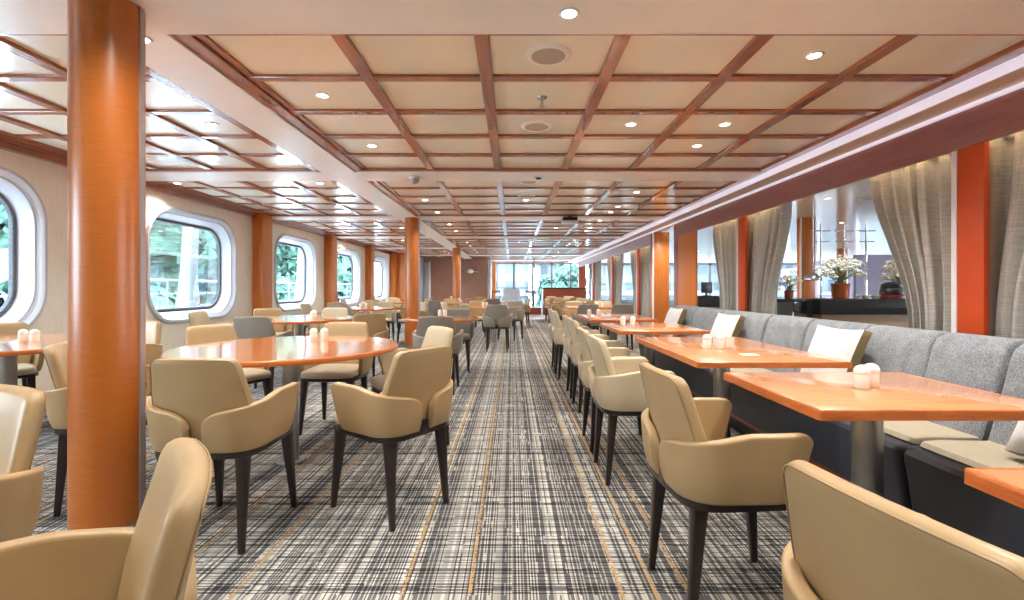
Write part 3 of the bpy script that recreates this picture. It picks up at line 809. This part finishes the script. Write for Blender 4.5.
# ------------------------------------------------------------------ grey sofa in three units
def sofa(y0, y1, seams, label, endcap=False):
    s = empty('sofa', (2.0, (y0 + y1) / 2, 0), 0, label, 'sofa', 'grey sofa units along the curtains')
    cy = (y0 + y1) / 2
    def rail(prof, ya, yb, r=.02, n=3):
        """profile (x,z) swept along y, ends drawn in to round them"""
        cx = sum(p[0] for p in prof) / len(prof); cz = sum(p[1] for p in prof) / len(prof)
        rings = []
        for (q, k) in ((0, .0), (.25, .5), (.6, .85), (1, 1)):
            sh = r * (1 - k) if False else r * (1 - math.sqrt(max(0, 1 - (1 - q) ** 2)))
            rings.append((ya + r * q, sh))
        rings = rings + [(yb - (y - ya), sh) for y, sh in reversed(rings)]
        out = []
        for y, sh in rings:
            ring = []
            for (x, z) in prof:
                dx, dz = x - cx, z - cz; L = math.hypot(dx, dz) or 1
                ring.append((x - dx / L * sh - 2.0, y - cy, z - dz / L * sh))
            out.append(ring)
        return MB().loft(out)
    # base: toe kick, raked front
    MB().box(1.76 - 2, 2.34 - 2, y0 - cy, y1 - cy, 0, .13).build('toe_kick', M['black'], s)
    MB().box(1.70 - 2, 2.34 - 2, y0 + .004 - cy, y1 - .004 - cy, .125, .150).build('base_rail', M['booth'], s)
    rail([(1.70, .15), (1.675, .30), (1.66, .385), (1.658, .42), (1.672, .438), (1.72, .442), (2.34, .44), (2.34, .15)], y0, y1, .03).build('base', M['charcoal'], s, smooth='auto')
    rail([(1.735, .44), (1.722, .452), (1.735, .47), (1.80, .478), (2.10, .47), (2.12, .44)], y0 + .01, y1 - .01, .02).build('seat', M['seatfab'], s, smooth='auto')
    ys = [y0] + list(seams) + [y1]
    for a, b in zip(ys[:-1], ys[1:]):
        prof = [(2.02, .45), (2.045, .55), (2.085, .70), (2.115, .82), (2.14, .868), (2.18, .893), (2.23, .897), (2.28, .88), (2.31, .84), (2.33, .70), (2.335, .45)]
        rail(prof, a + .002, b - .002, .022).build('back_cushion', M['sofa'], s, smooth='auto')
    MB().box(2.19 - 2, 2.30 - 2, y0 + .01 - cy, y1 - .01 - cy, .44, .84).build('back_core', M['sofaseam'], s)
sofa(-.6, 2.05, (.55, 1.50), 'grey upholstered sofa unit nearest the camera, dark leather base')
sofa(2.07, 4.0, (2.43, 2.92, 3.46), 'grey upholstered sofa unit in the middle of the row, behind the long table')
sofa(4.02, 6.33, (4.9, 5.6), 'grey upholstered sofa unit at the far end of the row, by the passage')
mb = MB().box(2.37, 3.05, -.6, 6.33, 0, .80); struct(mb.build('wall_ledge', M['brownwall'], bevel=.006))

def pillow(x, y, z, size, rz, lean, label):
    t = empty('pillow', (x, y, z), 0, label, 'pillow', 'off white pillows on the sofa')
    n = 13
    def face(sgn):
        rows = []
        for j in range(n):
            row = []
            for i in range(n):
                u = -1 + 2 * i / (n - 1); v = -1 + 2 * j / (n - 1)
                pu = u * (1 - .07 * (1 - v * v) * abs(u)); pv = v * (1 - .07 * (1 - u * u) * abs(v))
                th = ((1 - u ** 4) * (1 - v ** 4)) ** .6
                row.append((sgn * (.026 + .042 * th), pu * size / 2, pv * size / 2 + size / 2))
            rows.append(row)
        return rows
    R = Matrix.Rotation(rz, 4, 'Z') @ Matrix.Rotation(lean, 4, 'Y')
    def turned(rows): return [[tuple(R @ Vector(p)) for p in r] for r in rows]
    MB().quad_grid(turned(face(-1)), n, n).build('front', M['pillow'], t, smooth=True)
    MB().quad_grid(turned(face(1)), n, n).build('back', M['olive'], t, smooth=True)
    # olive side welt
    rim = []
    for i in range(n): rim.append(('b', i))
    edge = [(i, 0) for i in range(n)] + [(n - 1, j) for j in range(1, n)] + [(i, n - 1) for i in range(n - 2, -1, -1)] + [(0, j) for j in range(n - 2, 0, -1)]
    f0, f1 = turned(face(-1)), turned(face(1))
    MB().quad_grid([[f0[j][i] for i, j in edge], [f1[j][i] for i, j in edge]], len(edge), 2, True).build('welt', M['olive'], t, smooth=True)
pillow(1.895, 2.95, .498, .40, .03, .37, 'white pillow with olive edge on the middle sofa unit, largest in full view')
pillow(1.895, 4.45, .498, .40, .05, .37, 'white pillow with olive edge at near end of the far sofa unit')
pillow(1.895, 5.86, .498, .40, .04, .37, 'white pillow with olive edge at the very end of the sofa row')
pillow(1.895, 1.62, .498, .40, .03, .37, 'white pillow on the nearest sofa unit, only its corner in the picture')

# ------------------------------------------------------------------ saloon behind the curtains: column, buffet and things on it
t = empty('pier', (5.5, 9.0, 0), 0, 'square orange saloon pier standing left of the buffet counter', 'pillar')
MB().box(-.13, .13, -.10, .06, 0, 2.43).build('shaft', M['orange'], t, bevel=.006)
MB().box(-.15, -.13, -.105, -.07, 0, 2.43).build('metal_strip', M['white'], t)
t = empty('round_column', (11.0, 16.0, 0), 0, 'distant round orange column in the saloon above the flower pot', 'pillar')
MB().lathe([(.16, 0), (.16, 2.43)], 32).build('shaft', M['pillar'], t, smooth='auto')
MB().lathe([(.166, 0), (.166, .06), (.161, .065)], 32).build('base_ring', M['steel'], t, smooth='auto')
mb = MB().box(8.6, 13.5, 12.0, 12.1, 0, 1.95); struct(mb.build('wall_partition', M['lilac']))
def counter(x0, x1, y0, y1, label):
    cx, cy = (x0 + x1) / 2, (y0 + y1) / 2
    t = empty('buffet_counter', (cx, cy, 0), 0, label, 'counter')
    MB().box(x0 - cx, x1 - cx, y0 - cy, y1 - cy, .71, .95).build('worktop', M['granite'], t, bevel=.006)
    MB().box(x0 + .03 - cx, x1 - .03 - cx, y0 + .03 - cy, y1 - .03 - cy, .08, .71).build('body', M['palewood'], t, bevel=.004)
    MB().box(x0 + .06 - cx, x1 - .06 - cx, y0 + .06 - cy, y1 - .06 - cy, 0, .08).build('plinth', M['black'], t)
    return t
counter(4.76, 8.0, 7.4, 8.2, 'long black topped buffet counter with grey brown front')
counter(4.05, 4.95, 10.4, 11.0, 'small dark topped counter seen between the orange panel and the curtain')
t = empty('glass_cabinet', (4.42, 7.80, 0), 0, 'chilled glass cabinet at the end of the buffet counter', 'cabinet')
MB().box(-.32, .30, -.25, .25, 0, .25).build('base', M['steel'], t, bevel=.005)
MB().box(-.32, .30, -.25, .25, .90, .95).build('top', M['granite'], t, bevel=.005)
MB().box(.22, .30, -.255, -.24, .25, .90).build('side_post', M['black'], t)
MB().box(-.31, .22, -.25, .25, .55, .57).build('shelf', M['steel'], t)
MB().box(-.32, .30, -.252, -.246, .25, .90).build('glass_front', M['glass'], t)
MB().box(-.30, .28, .235, .25, .25, .90).build('back_panel', M['white'], t)
t = empty('monitor', (4.3, 10.6, .95), .2, 'small black screen standing on the small dark counter', 'screen')
MB().box(-.13, .13, -.015, .015, .06, .30).build('screen', M['black'], t, bevel=.005)
MB().box(-.02, .02, -.01, .03, .005, .10).build('stand', M['black'], t)
MB().box(-.08, .08, -.06, .06, 0, .008).build('foot', M['black'], t)
def bouquet(x, y, z, s, seed, label, pot='copper'):
    rnd = random.Random(seed); t = empty('flower_pot', (x, y, z), 0, label, 'flowers', 'flower arrangements on the buffet')
    MB().lathe([(.10 * s, 0), (.115 * s, .01), (.125 * s, .10 * s), (.13 * s, .22 * s), (.14 * s, .24 * s), (.128 * s, .245 * s), (.12 * s, .21 * s)], 24, cap1=True).build('pot', M[pot], t, smooth='auto')
    st, fl, lf = MB(), MB(), MB()
    for i in range(60):
        a = rnd.uniform(0, 2 * PI); rr = rnd.uniform(.03, .30) * s; h = (.27 + rnd.uniform(.05, .33) - rr * .35) * s + .03
        p0 = Vector((rnd.uniform(-.04, .04), rnd.uniform(-.04, .04), .2 * s)); p1 = Vector((rr * math.cos(a), rr * math.sin(a), h + .08 * s))
        mid = (p0 + p1) / 2 + Vector((0, 0, .06 * s)); st.tube([p0, mid, p1], .0035, 4)
        for q in range(4):
            c = p1 + Vector((rnd.uniform(-1, 1), rnd.uniform(-1, 1), rnd.uniform(-1, .6))) * .045 * s; rr2 = rnd.uniform(.018, .030) * s
            fl.loft([[(c.x + rr2 * k * math.cos(2 * PI * i / 6 + h), c.y + rr2 * k * math.sin(2 * PI * i / 6 + h), c.z + rr2 * h) for i in range(6)] for k, h in ((.3, -.7), (.95, -.2), (1.1, .25), (.6, .7))])
        for q in range(1):
            c = p0.lerp(p1, rnd.uniform(.35, .9)); b = rnd.uniform(0, 2 * PI); d = Vector((math.cos(b), math.sin(b), rnd.uniform(-.2, .5))) * .07 * s; sd = Vector((-math.sin(b), math.cos(b), .1)) * .014 * s
            lf.quad(c, c + d * .5 + sd, c + d, c + d * .5 - sd)
    st.build('stems', M['leaf'], t)['kind'] = 'stuff'
    o = fl.build('blossoms', M['petal'], t, smooth=True); o['kind'] = 'stuff'
    o = lf.build('foliage', M['leaf'], t, solid=.0015); o['kind'] = 'stuff'
bouquet(5.24, 7.66, .95, 1.0, 3, 'tall spray of white flowers in a copper pot on the buffet counter')
bouquet(6.35, 7.85, .95, .9, 4, 'white flowers behind the black warming dish on the buffet counter', 'black')
bouquet(4.50, 7.80, .95, .55, 5, 'small gold and green flower bowl on the glass cabinet', 'copper')
for q, (x, w) in enumerate(((5.17, 'left'), (5.56, 'middle'), (5.93, 'right'))):
    t = empty('heat_lamp_stand', (x, 8.04, .95), 0, 'slim chrome stand with cross arms on the buffet counter, %s one of three' % w, 'stand', 'chrome stands on the buffet')
    MB().tube([(0, 0, .01), (0, 0, 1.25)], .014, 8).build('pole', M['chrome'], t, smooth='auto')
    MB().lathe([(.07, 0), (.07, .008), (.02, .015)], 20).build('base', M['chrome'], t, smooth='auto')
    MB().tube([(-.16, 0, 1.13), (.16, 0, 1.13)], .010, 8).build('cross_arm', M['chrome'], t, smooth='auto')
    MB().tube([(-.14, 0, .95), (.14, 0, .95)], .008, 8).build('cross_arm', M['chrome'], t, smooth='auto')
t = empty('heat_lamp', (4.78, 7.62, 1.28), 0, 'silver domed heat lamp hanging over the buffet counter', 'lamp')
MB().lathe([(.125, -.04), (.13, -.035), (.115, .01), (.075, .055), (.03, .075), (.012, .078)], 24, cap0=False).build('lamp_shade', M['chrome'], t, smooth='auto')
MB().tube([(0, 0, .075), (0, 0, 1.15)], .008, 8).build('stem', M['chrome'], t, smooth='auto')
MB().lathe([(.002, -.02), (.03, -.01), (.03, .03), (.01, .05)], 12).build('bulb', M['frost'], t, smooth='auto')
t = empty('warming_dish', (6.02, 7.60, .95), 0, 'black round lidded warming dish on red base, on the buffet', 'dish')
MB().lathe([(.17, 0), (.19, .01), (.19, .05), (.17, .06)], 28).build('base', M['redpot'], t, smooth='auto')
MB().lathe([(.17, .06), (.175, .10), (.165, .16), (.155, .17), (.16, .18), (.15, .235), (.10, .26), (.02, .268)], 28).build('lid', M['black'], t, smooth='auto')
MB().tube([(-.04, 0, .268), (-.03, 0, .30), (.03, 0, .30), (.04, 0, .268)], .007, 8).build('lid_handle', M['chrome'], t, smooth='auto')
for q in range(3):
    t = empty('plate_stack', (5.44 + q * .145, 7.56, .95), 0, 'white bowl on the buffet counter, %s from the copper pot' % ('first', 'second', 'third')[q], 'bowl', 'white bowls on the buffet'); t.name = 'bowl'
    MB().lathe([(.03, 0), (.035, .008), (.055, .03), (.066, .055), (.062, .055), (.05, .032), (.001, .014)], 24).build('body', M['ceramic'], t, smooth='auto')
    MB().lathe([(.0655, .052), (.068, .055), (.0655, .058)], 24, cap0=False, cap1=False).build('rim', M['ceramic'], t, smooth='auto')
# ------------------------------------------------------------------ far end furniture
t = empty('booth', (2.2, 20.0, 0), 0, 'low red brown wooden booth wall before the far windows', 'booth')
MB().box(-.9, .9, -.06, .06, 0, 1.09).build('panel', M['booth'], t, bevel=.005)
MB().box(-.92, .92, -.08, .08, 1.09, 1.13).build('cap_rail', M['black'], t, bevel=.004)
MB().box(-.9, -.78, .06, 1.2, 0, 1.09).build('side_panel', M['booth'], t, bevel=.005)
t = empty('high_armchair', (-.02, 20.4, 0), 0, 'tall pale grey upholstered wing chair before the far windows', 'chair')
for o in ():
    pass
MB().loft([[(x, y, z) for x, y in superellipse(.36 * k, .09, 24, 4, 0, -.28 - .06 * (z - .3))] for z, k in ((.15, .95), (.5, 1), (.95, 1), (1.05, .97), (1.09, .85))]).build('backrest', M['greyup'], t, smooth='auto')
for sx in (1, -1): MB().box(sx * .36 - .06, sx * .36 + .06, -.3, .32, .12, .66).build('armrest', M['greyup'], t, bevel=.04, seg=3)
MB().box(-.31, .31, -.25, .34, .20, .46).build('seat', M['greyup'], t, bevel=.03, seg=3)
for sx in (1, -1):
    for y in (-.25, .27): MB().box(sx * .32 - .02, sx * .32 + .02, y - .02, y + .02, 0, .15).build('leg', M['leg'], t)
def stool(x, y, rz, label):
    t = empty('bar_stool', (x, y, 0), rz, label, 'stool', 'dark wooden bar stools by the far windows')
    MB().box(-.19, .19, -.18, .18, .62, .66).build('seat', M['leg'], t, bevel=.015)
    for sx in (1, -1):
        for sy in (1, -1):
            MB().loft([[(sx * (.18 - .015 * q) + a, sy * (.17 - .015 * q) + b, z) for a, b in rrect(.036, .036, .008, 2)] for q, z in ((0, 0), (1, .60))]).build('leg', M['leg'], t)
        MB().box(sx * .17 - .018, sx * .17 + .018, -.19, -.155, .64, 1.02).build('back_post', M['leg'], t)
    MB().box(-.17, .17, -.185, -.165, .92, 1.00).build('back_rail', M['booth'], t, bevel=.006)
    MB().tube([(-.17, .16, .22), (.17, .16, .22)], .012, 8).build('footrest', M['steel'], t, smooth='auto')
stool(.78, 21.2, 0, 'dark bar stool beside the tall grey wing chair, on the aisle side')
stool(-.70, 21.2, 0, 'dark bar stool on the far side of the tall grey wing chair')
t = empty('wooden_step', (.83, 20.45, 0), 0, 'low wooden step at the end of the aisle', 'step')
MB().box(-.40, .40, -.3, .3, .0, .26).build('riser', M['booth'], t, bevel=.004)
MB().box(-.43, .43, -.33, .33, .26, .30).build('tread', M['edge'], t, bevel=.006)
t = empty('pole', (.97, 20.9, 0), 0, 'thin dark steel pole rising behind the wooden step', 'pole')
MB().tube([(0, 0, .30), (0, 0, ZS)], .028, 12).build('shaft', M['rubber'], t, smooth='auto')
MB().lathe([(.06, .30), (.06, .32), (.03, .33)], 16).build('flange', M['steel'], t, smooth='auto')
cu = MB(); rows = []
for j in range(8):
    rows.append([(-1.0 + .04 * math.sin(i * 1.3) , 21.75 + i * .055, 2.38 - 2.3 * j / 7) for i in range(28)])
cu.quad_grid(rows, 28, 8)
t = empty('white_curtain', (0, 0, 0), 0, 'pale white curtain hanging beside the brown far wall', 'curtain')
cu.build('cloth', M['pillow'], t, smooth=True, solid=.006)
MB().tube([(-1.0, 21.7, 2.395), (-1.0, 23.3, 2.395)], .012, 8).build('rail', M['white'], t)

# ------------------------------------------------------------------ outside: side deck with railing and davit posts, trees, buildings
mb = MB().box(-8.2, XL - .3, YB - 4, 32, -.2, .35); o = struct(mb.build('deck', M['deck']))
for z in (1.28, 1.0, .72):
    pass
r = empty('railing', (-7.9, 0, .35), 0, 'white ship railing beyond the porthole windows', 'railing')
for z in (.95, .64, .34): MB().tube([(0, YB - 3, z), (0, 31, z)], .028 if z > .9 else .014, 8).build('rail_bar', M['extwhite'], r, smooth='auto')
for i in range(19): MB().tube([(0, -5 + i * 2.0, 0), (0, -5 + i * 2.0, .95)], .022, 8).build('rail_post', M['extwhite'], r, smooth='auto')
for i, y in enumerate((4.6, 9.9, 15.2, 20.4)):
    t = empty('davit_post', (-6.7, y, .35), 0, 'white boat davit post outside the windows, %s from the camera' % ORD[i], 'post', 'white davit posts on the side deck')
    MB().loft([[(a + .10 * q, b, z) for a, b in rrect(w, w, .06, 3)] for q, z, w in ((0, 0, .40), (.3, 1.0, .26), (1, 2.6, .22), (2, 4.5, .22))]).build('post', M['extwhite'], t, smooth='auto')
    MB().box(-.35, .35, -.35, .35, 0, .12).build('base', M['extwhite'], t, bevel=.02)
def tree(x, y, h, seed, label):
    rnd = random.Random(seed); t = empty('tree', (x, y, -9), 0, label, 'tree', 'trees on the far quay')
    MB().tube([(0, 0, 0), (.1, .1, h * .35), (0, 0, h * .6)], [.5, .38, .2], 8).build('trunk', M['trunk'], t, smooth='auto')
    lf = MB()
    cl = [(Vector((rnd.uniform(-.17, .17) * h, rnd.uniform(-.17, .17) * h, h * rnd.uniform(.38, .92))), h * rnd.uniform(.08, .14)) for _ in range(16)]
    for c, r in cl:
        for _ in range(150):
            d = Vector((rnd.gauss(0, 1), rnd.gauss(0, 1), rnd.gauss(0, 1))).normalized(); p = c + d * r * rnd.uniform(.75, 1.05)
            s = Vector((rnd.gauss(0, 1), rnd.gauss(0, 1), rnd.gauss(0, 1))).normalized(); u = d.cross(s).normalized() * h * .032; w = (s + d * .2).normalized() * h * .045
            lf.quad(p - w, p + u, p + w, p - u)
    f = lf.build('foliage', M['tree'], t); f['kind'] = 'stuff'
tl = 0
for (x, y, h) in ((-26, 6, 19), (-27, 20, 20), (-28, 34, 20), (-29, 48, 20), (-31, 63, 21), (-33, 79, 22), (-38, 100, 24), (-40, 116, 22)):
    tree(x, y, h, 40 + tl, 'green quay tree outside the portholes, %s from the near end of the row' % (COLN + ['seventh', 'eighth'])[tl]); tl += 1
tree(8, 78, 14.5, 77, 'green tree outside the far glazed wall, before the pale buildings')
def building(x0, x1, y0, y1, h, mat, label):
    t = empty('street_building', ((x0 + x1) / 2, (y0 + y1) / 2, -9), 0, label, 'building', 'buildings across the quay')
    a, b = (x1 - x0) / 2, (y1 - y0) / 2
    MB().box(-a, a, -b, b, 0, h).build('facade', M[mat], t)
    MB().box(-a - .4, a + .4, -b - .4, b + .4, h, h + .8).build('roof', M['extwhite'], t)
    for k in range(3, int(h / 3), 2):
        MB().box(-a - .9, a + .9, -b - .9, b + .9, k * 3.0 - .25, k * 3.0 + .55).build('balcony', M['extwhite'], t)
building(-62, -46, 18, 44, 26, 'facB', 'pinkish apartment building seen through the nearest porthole windows')
building(-70, -50, 50, 84, 34, 'facA', 'pale apartment building seen through the farther porthole windows')
building(-74, -52, 92, 150, 30, 'facA', 'long pale building beyond the last porthole window')
building(-16, 3, 84, 100, 38, 'facA', 'tall pale building on the left outside the far glazing')
building(5.5, 12, 92, 110, 34, 'facA', 'middle pale building outside the far glazing')
building(18, 40, 92, 110, 36, 'facA', 'pale building on the right outside the far glazing')
building(44, 70, 60, 90, 26, 'facA', 'pale building beyond the saloon windows')
mb = MB().quad((-250, -150, -9), (250, -150, -9), (250, 300, -9), (-250, 300, -9)); struct(mb.build('ground', M['quay']))

# ------------------------------------------------------------------ light from outside
w = bpy.data.worlds.new('overcast sky'); SC.world = w; w.use_nodes = True
nt = w.node_tree; bg = nt.nodes['Background']
tc = nt.nodes.new('ShaderNodeTexCoord'); sp = nt.nodes.new('ShaderNodeSeparateXYZ'); nt.links.new(tc.outputs['Generated'], sp.inputs[0])
rp = nt.nodes.new('ShaderNodeValToRGB'); nt.links.new(sp.outputs[2], rp.inputs[0])
e = rp.color_ramp.elements; e[0].position = 0; e[0].color = (.80, .91, 1, 1); e[1].position = .6; e[1].color = (.66, .82, 1, 1)
nt.links.new(rp.outputs[0], bg.inputs[0]); bg.inputs[1].default_value = 13.0
def portal(loc, rot, sx, sy):
    l = bpy.data.lights.new('sky_portal', 'AREA'); l.shape = 'RECTANGLE'; l.size = sx; l.size_y = sy; l.cycles.is_portal = True
    o = bpy.data.objects.new('sky_portal', l); COL.objects.link(o); o.location = loc; o.rotation_euler = rot
for yc in WIN_Y: portal((XL - .225, yc, WZ), (0, -PI / 2, 0), WH, WW)
portal((1.6, YE + .1, 1.2), (-PI / 2, 0, 0), 4.9, 2.4)
portal((9.5, YE + .1, 1.3), (-PI / 2, 0, 0), 10.9, 2.2)
portal((15.15, 11, 1.5), (0, PI / 2, 0), 1.5, 28)

# ------------------------------------------------------------------ camera
cd = bpy.data.cameras.new('camera'); cam = bpy.data.objects.new('camera', cd); COL.objects.link(cam)
cam.location = (0, 0, EYE); cam.rotation_euler = (PI / 2, 0, 0)
cd.sensor_fit = 'HORIZONTAL'; cd.sensor_width = 36; cd.lens = 36 * 480 / 1024; cd.shift_y = -12 / 1024
cd.clip_start = .05; cd.clip_end = 500
SC.camera = cam
vs = SC.view_settings
vs.view_transform = 'Standard'; vs.look = 'None'; vs.exposure = 0.88; vs.gamma = 1.0; vs.use_curve_mapping = False
cy = SC.cycles
cy.max_bounces = 9; cy.diffuse_bounces = 7; cy.glossy_bounces = 4; cy.transparent_max_bounces = 16; cy.transmission_bounces = 4
cy.sample_clamp_indirect = 10; cy.use_denoising = True; cy.caustics_reflective = False; cy.caustics_refractive = False
